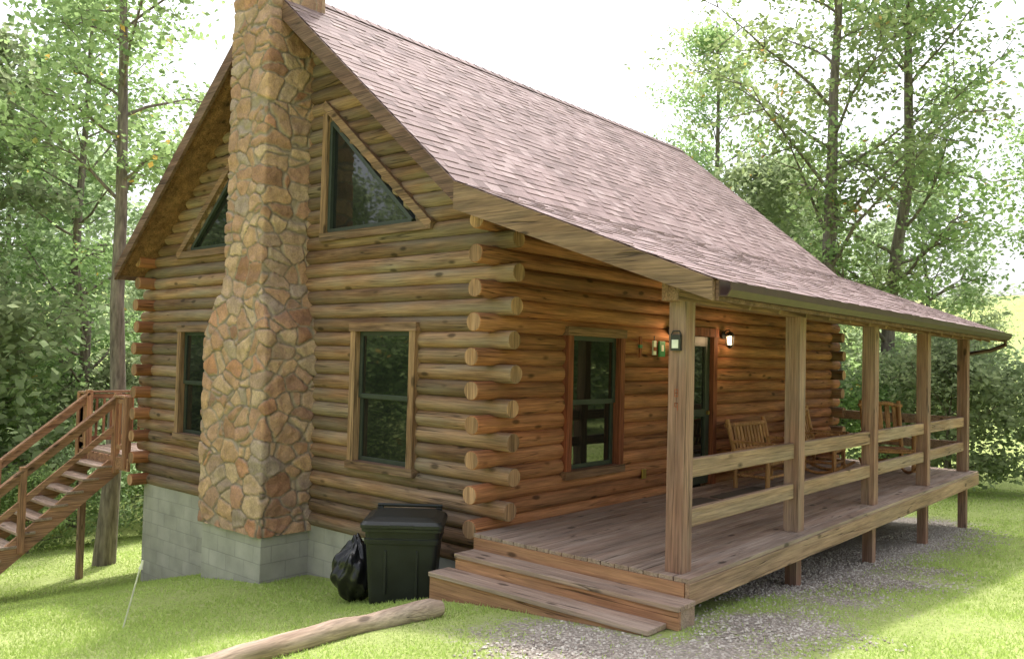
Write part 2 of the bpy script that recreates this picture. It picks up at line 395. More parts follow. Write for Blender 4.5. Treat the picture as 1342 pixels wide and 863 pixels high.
# ------------------------------------------------------------ windows
def wbox(mb,pl,a0,a1,o0,o1,z0,z1,mat,r=None):
    if pl=='G': mb.box(-o1,-o0,a0,a1,z0,z1,mat,r)
    else: mb.box(a0,a1,-o1,-o0,z0,z1,mat,r)
def window(pl,a0,a1,z0,z1,tv,th):
    mb=MB(); t=.095
    wbox(mb,pl,a0-.04,a0-.04+t,-.16,.035,z0-.03,z1+.03,tv); wbox(mb,pl,a1+.04-t,a1+.04,-.16,.035,z0-.03,z1+.03,tv)
    wbox(mb,pl,a0-.06,a1+.06,-.16,.045,z1-.055,z1+.045,th); wbox(mb,pl,a0-.06,a1+.06,-.16,.05,z0-.045,z0+.045,th)
    A0,A1,B0,B1=a0+.055,a1-.055,z0+.045,z1-.055; zm=(B0+B1)/2; s=.05
    for (q0,q1,o) in ((zm-.02,B1,-.035),(B0,zm+.02,-.06)):
        wbox(mb,pl,A0,A0+s,o-.03,o,q0,q1,m_sash); wbox(mb,pl,A1-s,A1,o-.03,o,q0,q1,m_sash)
        wbox(mb,pl,A0+s,A1-s,o-.03,o-.002,q0,q0+s,m_sash); wbox(mb,pl,A0+s,A1-s,o-.03,o-.002,q1-s,q1,m_sash)
        wbox(mb,pl,A0+s-.004,A1-s+.004,o-.022,o-.017,q0+s-.004,q1-s+.004,m_glass)
    mb.make('window',cabin,.004)
for w in winG: window('G',*w,m_trimZ,m_trimY)
window('P',*winP[0],m_redZ,m_trimX)
for sgn in (0,1):
    fy=(lambda y:y) if sgn==0 else (lambda y:WC-y)
    mb=MB()
    A=(1.12,3.12);B=(2.90,3.12);C=(2.90,3.12+1.78*SL)
    def P3(p,o): return (-o,fy(p[0]),p[1])
    up=(1,0,0)
    def tb(p,q,w,mat,o0=-.14,o1=.04):
        a=Vector(P3(p,(o0+o1)/2));b=Vector(P3(q,(o0+o1)/2)); mb.bar(a,b,w,o1-o0,mat,up)
    tb((A[0]-.16,A[1]+.0),(B[0]+.05,B[1]+.0),.10,m_trimY)
    tb((B[0],B[1]+.052),(C[0],C[1]+.02),.10,m_trimZ,-.14,.036)
    tb((A[0]-.14,A[1]-.01),(C[0]+.04,C[1]+.14),.10,m_trimY,-.14,.043)
    a=(A[0]+.19,A[1]+.075);b=(B[0]-.075,B[1]+.075);c=(B[0]-.075,C[1]-.09)
    tb(a,b,.05,m_sash,-.1,-.0);tb(b,c,.05,m_sash,-.1,-.002);tb(a,c,.05,m_sash,-.1,-.004)
    mb.add([P3((A[0],A[1]),-.05),P3(B,-.05),P3(C,-.05)],[(0,1,2)],m_glass)
    mb.make('gable_window',cabin,.004)
mb=MB(); a0,a1,z1=3.5,4.6,2.08
wbox(mb,'P',a0-.06,a0+.05,-.16,.035,0.0,z1-.02,m_redZ); wbox(mb,'P',a1-.05,a1+.06,-.16,.035,0.0,z1-.02,m_redZ); wbox(mb,'P',a0-.08,a1+.08,-.16,.045,z1-.02,z1+.1,m_redZ)
wbox(mb,'P',a0+.05,a0+.17,-.08,-.03,.02,z1-.02,m_sash);wbox(mb,'P',a1-.17,a1-.05,-.08,-.03,.02,z1-.02,m_sash)
wbox(mb,'P',a0+.17,a1-.17,-.08,-.032,.02,.28,m_sash);wbox(mb,'P',a0+.17,a1-.17,-.08,-.032,z1-.16,z1-.02,m_sash);wbox(mb,'P',a0+.17,a1-.17,-.08,-.032,.95,1.05,m_sash)
wbox(mb,'P',a0+.16,a1-.16,-.07,-.06,.27,z1-.15,m_glass)
mb.tube([(a1-.11,-.0,1.0),(a1-.11,.06,1.0)],.03,m_knob,10)
mb.make('door',cabin,.004)

# ------------------------------------------------------------ roof
mb=MB(); t=.12
mb.prism([(KY,KZ),(CY,RZ),(CY,RZ-t-.03),(KY,KZ-t)],RX0,RX1,m_soffit)
mb.prism([(CY,RZ),(BY,BZ),(BY,BZ-t),(CY,RZ-t-.03)],RX0,RX1,m_soffit)
mb.prism([(EY,EZ),(KY,KZ),(KY,KZ-t),(EY,EZ-.09)],RX0,RX1,m_soffit)
mb.make('roof_deck',cabin)
V=[];F=[];R=[]
def shingles(y0,z0,y1,z1):
    Ls=math.hypot(y1-y0,z1-z0); dy,dz=(y1-y0)/Ls,(z1-z0)/Ls; ny,nz=(-dz,dy) if dy>0 else (dz,-dy)
    if nz<0: ny,nz=-ny,-nz
    nc=round(Ls/.14); e=Ls/nc
    for c in range(nc):
        x=RX0-.03-random.random()*.2; s0=c*e-.01; s1=(c+1)*e+ (0.02 if c==nc-1 else 0)
        while x<RX1+.03:
            w=random.choice((.12,.15,.17,.22)); xa=max(x,RX0-.03); xb=min(x+w,RX1+.03); x+=w
            if xb-xa<.02: continue
            th=random.choice((.006,.007,.011,.013)); sj=s1+random.uniform(-.012,.004); r=min(1,max(0,random.gauss(.5,.3)))
            o=len(V)
            for (xx,s,h) in ((xa,s0,.004),(xb,s0,.004),(xb,sj,th),(xa,sj,th),(xb,sj,-.002),(xa,sj,-.002)):
                V.append((xx,y0+dy*s+ny*h,z0+dz*s+nz*h)); R.append(r)
            F.append((o,o+1,o+2,o+3)); F.append((o+3,o+2,o+4,o+5))
shingles(CY,RZ,KY,KZ); shingles(KY,KZ,EY-.02,EZ-.02*SP); shingles(CY,RZ,BY+.02,BZ-.02*SL)
x=RX0-.03
while x<RX1:
    r=min(1,max(0,random.gauss(.5,.2))); o=len(V); th=.02; x2=min(x+.2,RX1+.03)
    for xx,h in ((x,th+.009),(x2,th)):
        for yy in (-.14,0,.14): V.append((xx,CY+yy,RZ-abs(yy)*SL+h+.004)); R.append(r)
    F+= [(o,o+3,o+4,o+1),(o+1,o+4,o+5,o+2)]; x+=.2
V=np.array(V); F=np.array(F)
obj('shingles',mesh_np('shingles',V,F,rnd=R,smooth=False,mats=[m_sh]),cabin)
mb=MB()
for (xa,xb) in ((RX0-.045,RX0-.002),(RX1+.002,RX1+.045)):
    mb.prism([(KY+.0,KZ-.005),(CY,RZ-.005),(CY,RZ-.25),(KY-.0,KZ-.21)],xa,xb,m_fascia)
    mb.prism([(CY,RZ-.005),(BY,BZ-.005),(BY,BZ-.2),(CY,RZ-.25)],xa-.001,xb+.001,m_fascia)
    mb.prism([(EY,EZ-.005),(KY,KZ-.006),(KY,KZ-.28),(EY,EZ-.17)],xa-.002,xb+.002,m_fasciaP)
mb.box(RX0,RX1,EY-.03,EY-.002,EZ-.17,EZ-.012,m_fascia); mb.box(RX0,RX1,BY,BY+.03,BZ-.19,BZ-.01,m_fascia)
mb.make('fascia',cabin,.004)
mb=MB()
x=.35
while x<9.4:
    mb.bar((x,-.02,KZ-.30-.08),(x,EY+.06,EZ-.09-.055),.045,.11,m_trimY); x+=.6
mb.box(-.30,9.45,-2.225,-2.065,2.19,2.385,m_trimX)
mb.box(-.30,9.45,-2.24,-2.05,2.386,2.43,m_trimX)
mb.make('porch_beam',cabin,.006)
PX=[-.10,2.25,4.6,6.95,9.3]; PY=-2.145
mb=MB()
for i,x in enumerate(PX):
    mb.box(x-.077,x+.077,PY-.077,PY+.077,.001,2.19,m_post)
    if i: mb.box(x-.065,x+.065,PY-.06,PY+.06,g1(x,PY)-.3,-.2,m_post)
def stroke(y,z,w,h): mb.box(PX[0]-.0785,PX[0]-.0771,y-w/2,y+w/2,z-h/2,z+h/2,m_redZ)
zc=1.42
for dz_ in (.0,.028,.056): stroke(PY,zc+dz_,.032,.008)
stroke(PY-.014,zc+.028,.007,.06); stroke(PY+.014,zc+.028,.007,.06)
stroke(PY,zc-.055,.032,.008); stroke(PY,zc-.083,.032,.008); stroke(PY+.014,zc-.069,.007,.03); stroke(PY-.014,zc-.085,.007,.06)
mb.make('porch_posts',cabin,.006)
mb=MB()
for i in range(4):
    a,b=PX[i]+.078,PX[i+1]-.078
    mb.box(a,b,PY-.03,PY+.03,.745,.90,m_rail); mb.box(a,b,PY-.03,PY+.03,.34,.49,m_rail)
mb.box(9.27,9.33,PY+.08,-.02,.745,.90,m_rail);mb.box(9.27,9.33,PY+.08,-.02,.34,.49,m_rail)
mb.make('porch_railing',cabin,.008)
mb=MB(); gy=EY-.03; g=[(gy-.002,EZ-.02),(gy-.002,EZ-.14),(gy-.07,EZ-.14),(gy-.105,EZ-.09),(gy-.105,EZ-.03),(gy-.097,EZ-.03),(gy-.097,EZ-.085),(gy-.067,EZ-.13),(gy-.01,EZ-.13),(gy-.01,EZ-.02)]
mb.prism(g,RX0,RX1,m_gutter)
mb.tube([(9.75,gy-.05,EZ-.13),(9.75,gy-.05,EZ-.22),(9.7,gy+.15,EZ-.32),(9.6,PY-.02,EZ-.38),(9.48,PY,EZ-.5),(9.44,PY,1.5),(9.44,PY,-.6)],.035,m_gutter,8)
mb.make('gutter',cabin)
mb=MB(); y=-2.335
while y<-.03:
    x=-.27; 
    while x<9.5:
        ln=random.choice((3.6,4.2,4.9)); x2=min(9.5,x+ln); 
        if 9.5-x2<.5: x2=9.5
        mb.box(x+.002,x2-.002,y,min(y+.132,-.01),-.036,random.uniform(-.002,.002),m_deck); x=x2
    y+=.14
mb.box(-.25,9.48,-2.3,-2.26,-.22,-.04,m_rim)
mb.box(-.27,9.5,-2.345,-2.305,-.215,-.037,m_rim,.6); mb.box(9.455,9.497,-2.30,-.02,-.21,-.038,m_rim)
mb.box(-.275,-.235,-2.30,-.02,-.17,-.037,m_riser)
x=.4
while x<9.4: mb.box(x-.02,x+.02,-2.26,-.02,-.2,-.037,m_rim); x+=.6
mb.make('porch_deck',cabin,.004)
mb=MB(); sy0,sy1=-2.40,-.03
mb.box(-.55,-.415,sy0-.01,sy1,-.183,-.143,m_tread); mb.box(-.41,-.28,sy0-.01,sy1,-.184,-.144,m_tread)
mb.box(-.53,-.49,sy0,sy1,-.328,-.186,m_riser,.6)
mb.box(-.80,-.66,sy0+.10,sy1+.08,-.325,-.285,m_tread); mb.box(-.655,-.533,sy0+.10,sy1+.08,-.326,-.286,m_tread)
mb.box(-.78,-.74,sy0+.11,sy1+.08,-.62,-.328,m_riser,.3)
mb.box(-.49,-.27,sy0+.004,sy0+.045,-.62,-.186,m_tread,.5); mb.box(-.74,-.5,sy0+.11,sy0+.15,-.62,-.328,m_tread,.4); mb.box(-.74,-.3,sy1+.03,sy1+.07,-.62,-.328,m_tread,.4)
mb.make('porch_steps',cabin,.006)
mb=MB(); mb.box(2.75,2.84,-.02,-.0,.24,.36,m_knob); mb.make('outlet_cover',cabin,.004)

# ------------------------------------------------------------ chimney
def ch(z):
    f=min(1,max(0,(z-1.85)/.8)); f=f*f*(3-2*f)
    return 3.06+.23*f, 4.46-.36*f, -.66+.05*f
ds=.018; npz=int((7.7+.48)/ds)+1; zz=np.linspace(-.48,7.7,npz)
NP=int((.75*2+1.4)/ds); base_t=np.linspace(0,1,NP)
V=np.zeros((npz,NP,3)); Nn=np.zeros((npz,NP,3))
for i,z in enumerate(zz):
    y0,y1,xf=ch(z); l1=.12-xf; l2=y1-y0; T=2*l1+l2; s=base_t*T
    a=s<l1; c=s>l1+l2; bb=~a&~c
    V[i,a]=np.c_[.12-s[a],np.full(a.sum(),y0),np.full(a.sum(),z)]; Nn[i,a]=(0,-1,0)
    V[i,bb]=np.c_[np.full(bb.sum(),xf),y0+s[bb]-l1,np.full(bb.sum(),z)]; Nn[i,bb]=(-1,0,0)
    V[i,c]=np.c_[xf+s[c]-l1-l2,np.full(c.sum(),y1),np.full(c.sum(),z)]; Nn[i,c]=(0,1,0)
    for sc_,(na,nb) in ((l1,((0,-1,0),(-1,0,0))),(l1+l2,((-1,0,0),(0,1,0)))):
        k=np.abs(s-sc_)<.05; tt=((s[k]-sc_)/.05+1)/2
        Nn[i,k]=np.array(na)*(1-tt)[:,None]+np.array(nb)*tt[:,None]
V=V.reshape(-1,3);Nn=Nn.reshape(-1,3); Nn/=np.linalg.norm(Nn,axis=1)[:,None]
def wn3(p,s,o): 
    return np.sin(p[:,0]*s+o+1.7*np.sin(p[:,2]*s*.7+o))+np.sin(p[:,1]*s*1.1+2*o+1.3*np.sin(p[:,0]*s*.9))+np.sin(p[:,2]*s*.93+3*o+1.1*np.sin(p[:,1]*s*.8))
P=V.copy()
for a in range(3): P[:,a]+=.014*wn3(V,8,a+1.)+.004*wn3(V,27,a+4.)
cs=np.array([.30,.30,.20]); cell=np.floor(P/cs).astype(int)
def hsh(c,k):
    h=np.sin(c[:,0]*127.1+c[:,1]*311.7+c[:,2]*74.7+k*53.3)*43758.5453; return h-np.floor(h)
F1=np.full(len(P),9.);F2=np.full(len(P),9.);ID=np.zeros(len(P))
for i in (-1,0,1):
    for j in (-1,0,1):
        for k in (-1,0,1):
            c=cell+(i,j,k); q=(c+.5+.42*(np.stack([hsh(c,1),hsh(c,2),hsh(c,3)],1)*2-1))*cs
            d=np.linalg.norm((P-q)/np.array([1,1,.75]),axis=1); idn=hsh(c,7)
            cl=d<F1; F2=np.where(cl,F1,np.minimum(F2,d)); ID=np.where(cl,idn,ID); F1=np.where(cl,d,F1)
e=(F2-F1); st=np.clip((e-.008)/.024,0,1); st=np.sqrt(st*(2-st)); mort=1-np.clip((e-.013)/.009,0,1)
h=st*(.014+.020*((ID*7.3)%1))+.003*wn3(V,40,2.)*st+.004*wn3(V,14,3.)*st
V=V+Nn*h[:,None]
idx=np.arange(npz*NP).reshape(npz,NP)
F=np.stack([idx[:-1,:-1],idx[:-1,1:],idx[1:,1:],idx[1:,:-1]],-1).reshape(-1,4)
obj('chimney',mesh_np('chimney',V,F,rnd=ID,smooth=True,mats=[m_stone],extra={'mortar':mort}),cabin)
mb=MB(); mb.box(-.7,.2,3.2,4.25,7.7,7.82,m_block); mb.box(.1,.2,3.30,4.08,5.5,7.7,m_stone); mb.make('chimney_cap',cabin,.01)

# ------------------------------------------------------------ rear deck and staircase
st_=empty('deck_staircase'); mb=MB(); ya,yb=8.1,9.15; x0=-.15; sl=.80
for i in range(18): mb.box(x0+.02+i*.145,x0+.155+i*.145,7.58,9.5,-.036,0,m_tread)
mb.box(x0-.02,x0+.02,7.58,ya-.03,-.24,-.038,m_stair); mb.box(x0-.021,x0+.021,ya-.03,9.5,-.24,-.038,m_stair)
mb.box(x0+.02,2.5,9.46,9.5,-.24,-.038,m_stair)
for (px,py) in ((x0+.06,9.44),(2.3,9.44)): mb.box(px-.05,px+.05,py-.05,py+.05,g1(px,py)-.3,-.04,m_post)
def railing(p,q,posts=True):
    p=Vector(p);q=Vector(q); up=Vector((0,0,1))
    mb.bar(p+up*.93,q+up*.93,.12,.04,m_stair); mb.bar(p+up*.85,q+up*.85,.04,.08,m_stair); mb.bar(p+up*.12,q+up*.12,.04,.08,m_stair)
    n=int((q-p).length/.12)
    for i in range(1,n):
        a=p.lerp(q,i/n); mb.box(a.x-.018,a.x+.018,a.y-.018,a.y+.018,a.z+.1,a.z+.86,m_stairz)
    for a in (p,q): mb.box(a.x-.05,a.x+.05,a.y-.05,a.y+.05,a.z-.2,a.z+.93,m_stairz)
railing((x0,7.70,0),(x0,ya,0)); railing((x0+.02,9.5,0),(2.5,9.5,0)); railing((x0,yb+.02,0),(x0,9.5,0))
ns=14; rise=.18; run=rise/sl
for s in range(ns):
    xx=x0-.02-run*(s+1); zt=-rise*(s+1)
    mb.box(xx-.03,xx+run+.0,ya-.03,yb+.03,zt-.04,zt,m_tread)
xe=x0-run*ns; ze=-rise*ns
for yy in (ya+.02,yb-.02): mb.bar((x0,yy,-.2),(xe,yy,ze-.2),.05,.28,m_stair)
for yy in (ya-.02,yb+.02):
    mb.bar((x0,yy,.93),(xe,yy,ze+.93),.10,.04,m_stair); mb.bar((x0,yy,.84),(xe,yy,ze+.84),.04,.09,m_stair); mb.bar((x0,yy,.45),(xe,yy,ze+.45),.04,.09,m_stair)
    for k in range(3):
        xx=x0-.0-k*1.35; zz_=-(x0-xx)*sl; mb.box(xx-.045,xx+.045,yy-.046,yy+.046,zz_-.3,zz_+.98,m_stairz)
mb.make('stair_frame',st_,.004)

# ------------------------------------------------------------ furniture
def chair(name,loc,rz,w=.56,rock=True,hb=1.05,arc=.04):
    mb=MB(); hw=w/2; m=m_chair
    for sx in (-hw,hw):
        if rock: mb.tube([(sx,-.42+.84*t,.02+.16*(2*t-1)**2) for t in [i/8 for i in range(9)]],.022,m,8)
        for yy,top in ((-.24,.62),(.22,.44)): mb.tube([(sx,yy,.05 if rock else .0),(sx,yy,top)],.034,m,8)
        mb.bar((sx,-.32,.63),(sx,.28,.63),.09,.03,m)
        mb.tube([(sx,.22,.4),(sx,.36,hb+.02)],.034,m,8)
        mb.tube([(sx,-.24,.38),(sx,.26,.35)],.024,m,8)
        mb.tube([(sx,-.24,.18),(sx,.22,.18)],.02,m,8)
    for yy in (-.24,.24): mb.tube([(-hw,yy,.36),(hw,yy,.36)],.024,m,8); mb.tube([(-hw,yy,.18),(hw,yy,.18)],.02,m,8)
    for i in range(6): mb.box(-hw+.01,hw-.01,-.27+i*.085,-.20+i*.085,.385,.405,m)
    mb.tube([(-hw-.03,.255,.50),(hw+.03,.255,.50)],.026,m,8)
    n=5 if w<.8 else 11
    for i in range(n):
        sx=-hw+w*(i+.5)/n; k=1-abs(2*(i+.5)/n-1)**2
        top=hb-.06+arc*k; mb.bar((sx,.265,.48),(sx,.265+(top-.46)*.2,top),w/n*.62,.02,m,(0,1,0))
    mb.tube([(-hw-.05,.345,hb-.06),(-hw*.4,.35,hb-.06+arc),(hw*.4,.35,hb-.06+arc),(hw+.05,.345,hb-.06)],.034,m,8)
    if w>.8:
        mb.bar((-hw,.31,.62),(hw,.31,.62),.02,.05,m)
    return mb.make(name,None,.003,loc,(0,0,rz))
chair('log_bench',(5.1,-.62,0),0,1.15,False,.90,.0)
chair('rocking_chair',(7.2,-.6,0),.1,hb=1.0)
chair('rocking_chair',(8.0,-1.35,0),-.9,w=.6,hb=1.12)
mb=MB(); mb.box(2.6,3.35,-1.0,-.5,0.003,.014,m_mat); mb.make('door_mat',None,.004)
mb=MB(); mb.box(3.5,4.75,-1.3,-.55,0.003,.016,m_mat); mb.make('door_mat',None,.004)
mb=MB(); x,z=2.95,1.86
mb.box(x-.035,x+.035,-.045,-.02,z-.08,z+.10,m_white); mb.box(x-.04,x+.04,-.05,-.045,z-.03,z+.02,m_redZ); mb.tube([(x,-.03,z+.10),(x,-.03,z+.16)],.006,m_black); mb.make('wall_ornament',None,.003)
mb=MB(); x=2.62
mb.box(x-.02,x+.02,-.045,-.02,z-.12,z+.14,m_redZ); mb.box(x-.03,x+.03,-.05,-.02,z+.0,z+.04,m_green);mb.make('wall_ornament',None,.003)
mb=MB(); x=3.13
mb.box(x-.07,x+.07,-.045,-.02,z-.1,z+.1,m_green); mb.box(x-.03,x+.03,-.05,-.045,z-.03,z+.05,m_white); mb.make('wall_ornament',None,.003)
def lantern(loc,dirv):
    mb=MB(); m=m_black
    mb.tube([(0,0,.0),(dirv[0]*.02,dirv[1]*.02,0)],.055,m,12)
    ox,oy=dirv[0]*.11,dirv[1]*.11
    mb.tube([(0,0,.0),(ox*.5,oy*.5,.07),(ox,oy,.075),(ox,oy,.04)],.009,m,6)
    mb.tube([(ox,oy,.05),(ox,oy,.03),(ox,oy,-.01)],[.012,.05,.07],m,8)
    mb.tube([(ox,oy,-.02),(ox,oy,-.14)],[.040,.030],m_bulb,8)
    for k in range(6):
        a=k*math.pi/3; mb.tube([(ox+.06*math.cos(a),oy+.06*math.sin(a),-.01),(ox+.045*math.cos(a),oy+.045*math.sin(a),-.16)],.006,m,5)
    mb.tube([(ox,oy,-.15),(ox,oy,-.165),(ox,oy,-.19)],[.05,.045,.01],m,8)
    o=mb.make('wall_lantern',None,0,loc)
    l=bpy.data.lights.new('lantern_light','POINT'); l.energy=4; l.color=(1,.65,.35); l.shadow_soft_size=.05
    lo=bpy.data.objects.new('lantern_light',l); col.objects.link(lo); lo.parent=o; lo.location=(dirv[0]*.26,dirv[1]*.26,-.08)
lantern((3.36,-.01,2.1),(0,-1)); lantern((4.85,-.01,2.1),(0,-1))
mb=MB(); mb.box(-.03,0,-.045,.045,-.07,.06,m_black); mb.box(-.036,-.030,-.03,.03,-.05,.02,m_white); mb.tube([(-.015,-.045,.06),(-.015,-.03,.09),(-.015,.03,.09),(-.015,.045,.06)],.006,m_black,6); mb.make('solar_lantern',None,.004,(PX[0]-.079,PY,1.86))

# ------------------------------------------------------------ bin, bag, log, stake
def rr(cx,cy,z,hw,hd,r,n=5):
    o=[]
    for sx,sy,a0 in ((1,1,0),(-1,1,90),(-1,-1,180),(1,-1,270)):
        for i in range(n+1):
            a=math.radians(a0+90*i/n); o.append((cx+sx*(hw-r)+r*math.cos(a),cy+sy*(hd-r)+r*math.sin(a),z))
    return o
def loft(mb,secs,mat,r=.5):
    V=[];F=[];n=len(secs[0])
    for s in secs: V+=s
    for i in range(len(secs)-1):
        for k in range(n): F.append((i*n+k,i*n+(k+1)%n,(i+1)*n+(k+1)%n,(i+1)*n+k))
    F.append(tuple(range(n))[::-1]); F.append(tuple(range((len(secs)-1)*n,len(secs)*n)))
    mb.add(V,F,mat,r)
bx,by=-.60,.60; bz=g1(bx,by)
mb=MB(); 
loft(mb,[rr(0,0,.03,.30,.24,.05),rr(0,0,.08,.31,.25,.05),rr(0,0,.40,.33,.265,.05),rr(0,0,.62,.345,.275,.05),rr(0,0,.621,.36,.29,.05),rr(0,0,.67,.363,.293,.05),rr(0,0,.671,.35,.28,.05),rr(0,0,.74,.355,.285,.05),rr(0,0,.741,.385,.315,.05),rr(0,0,.775,.385,.315,.05)],m_bin)
loft(mb,[rr(0,-.01,.778,.395,.325,.05),rr(0,-.01,.81,.395,.325,.05),rr(0,0,.84,.375,.305,.06),rr(0,.02,.87,.30,.25,.08),rr(0,.03,.875,.2,.18,.08)],m_bin)
for sx in (-.30,.30):
    mb.tube([(sx-.03,.26,.11),(sx+.03,.26,.11)],.11,m_bin,18); mb.box(sx-.03,sx+.03,.30,.38,.75,.87,m_bin)
mb.tube([(-.33,.37,.88),(.33,.37,.88)],.018,m_bin,8)
for sx in (-.15,.15): mb.box(sx-.012,sx+.012,-.285,-.255,.15,.56,m_bin)
mb.box(-.12,.12,-.345,-.32,.785,.815,m_bin)
mb.make('trash_bin',None,.004,(bx,by,bz-.01),(0,0,math.radians(-49)))
bm=bmesh.new(); bmesh.ops.create_icosphere(bm,subdivisions=5,radius=1)
for v in bm.verts:
    p=v.co; a=math.atan2(p.y,p.x)
    n=.05*math.sin(5*a+3*p.z)+.035*math.sin(11*a-6*p.z+1)+.03*math.sin(9*p.z+4*p.x)+.02*math.sin(23*a+9*p.z)*abs(p.z)
    n+=.06*abs(math.sin(7*a+2*p.z))*max(0,p.z)
    k=1+n-.12; zz_=p.z
    taper=1-.35*max(0,zz_)**2
    v.co=Vector((p.x*k*.28*taper,p.y*k*.28*taper,.30+zz_*k*.30))
    if v.co.z<.02: v.co.z=.02*random.random()
    if zz_>.95: v.co.z+= (zz_-.95)*1.2
me=bpy.data.meshes.new('garbage_bag'); bm.to_mesh(me); bm.free(); me.materials.append(m_bag)
me.polygons.foreach_set('use_smooth',[True]*len(me.polygons))
obj('garbage_bag',me,None,(-.74,1.16,g1(-.74,1.16)-.02),None,(1,1,1.08))
mb=MB(); pts=[];rad=[]
for i in range(26):
    t=i/25; x=-1.28+(-3.9+1.28)*t; y=-.62+.42*t+.05*math.sin(t*5); pts.append((x,y,g1(x,y)+.066+.008*math.sin(t*23))); rad.append(.080*(1+.08*math.sin(t*17)+.05*math.sin(t*41)))
rad[0]*=.75
mb.tube(pts,rad,m_pale,18,.5,m_pale); mb.make('landscape_log')
sx,sy=-2.6,2.25; z=g1(sx,sy); mb=MB()
mb.tube([(sx,sy,z-.05),(sx+.10,sy-.12,z+.58)],.008,m_stake,6); mb.tube([(sx+.10,sy-.12,z+.55),(sx+.112,sy-.133,z+.63)],[.02,.008],m_stake,8); mb.make('garden_stake')

# ------------------------------------------------------------ grass & gravel
Cx,Cy=-6.17,-5.57
NB=330000
gx=rng.uniform(-6.5,17,NB*3); gy_=rng.uniform(-9,14.5,NB*3)
dc=np.hypot(gx-Cx,gy_-Cy)
keep=rng.random(NB*3)<np.clip((7/np.maximum(dc,3.5))**1.6,0,1)
ins=((gx>-.05)&(gx<9.45)&(gy_>-.0)&(gy_<7.55))|((gx>-.3)&(gx<9.4)&(gy_>-2.25)&(gy_<.1))|((gx>-.82)&(gx<0)&(gy_>-2.42)&(gy_<.1))|((gx>-.66)&(gx<0)&(gy_>3.05)&(gy_<4.5))
gm=gravel(gx,gy_); keep&=~ins&(rng.random(NB*3)>np.clip(gm*1.7-.15,0,.95))
keep&=(wn(gx,gy_,3.1)>-.75)|(rng.random(NB*3)<.6)
gx,gy_=gx[keep],gy_[keep]; n=len(gx); dc=dc[keep]
zb=gz(gx,gy_)
a=rng.uniform(0,6.28,n); w=.0035+dc*.0005; hgt=rng.uniform(.015,.04,n)*(1+.25*wn(gx,gy_,2.)); ln=rng.normal(0,.02,(n,2))
V=np.zeros((n,3,3)); V[:,0]=np.c_[gx-np.cos(a)*w,gy_-np.sin(a)*w,zb-.005]; V[:,1]=np.c_[gx+np.cos(a)*w,gy_+np.sin(a)*w,zb-.005]; V[:,2]=np.c_[gx+ln[:,0],gy_+ln[:,1],zb+hgt]
rr_=np.clip(rng.normal(.5,.2,n)+.2*wn(gx,gy_,1.1),0,1)
obj('grass',mesh_np('grass',V.reshape(-1,3),np.arange(n*3).reshape(-1,3),rnd=np.repeat(rr_,3),smooth=False,mats=[m_grass]))
NG=60000; gx=rng.uniform(-4,9.5,NG);gy_=rng.uniform(-6,-1.5,NG); gm=gravel(gx,gy_)
k=(rng.random(NG)<gm*1.2)&~((gx>-.82)&(gx<-.2)&(gy_>-2.42)); gx,gy_=gx[k],gy_[k]; n=len(gx); zb=gz(gx,gy_)
oc=np.array([(1,0,0),(0,1,0),(-1,0,0),(0,-1,0),(0,0,1),(0,0,-1)],float); of=np.array([(0,1,4),(1,2,4),(2,3,4),(3,0,4),(1,0,5),(2,1,5),(3,2,5),(0,3,5)])
s=rng.uniform(.006,.017,n)
V=(oc[None]*rng.uniform(.6,1.3,(n,6,1))*s[:,None,None]*np.array([1.2,1,.7])+rng.normal(0,.12,(n,6,3))*s[:,None,None])
V[:,:,0]+=gx[:,None];V[:,:,1]+=gy_[:,None];V[:,:,2]+=zb[:,None]+.004
obj('gravel',mesh_np('gravel',V.reshape(-1,3),(of[None]+np.arange(n)[:,None,None]*6).reshape(-1,3),rnd=np.repeat(rng.random(n),6),smooth=False,mats=[m_grav]))

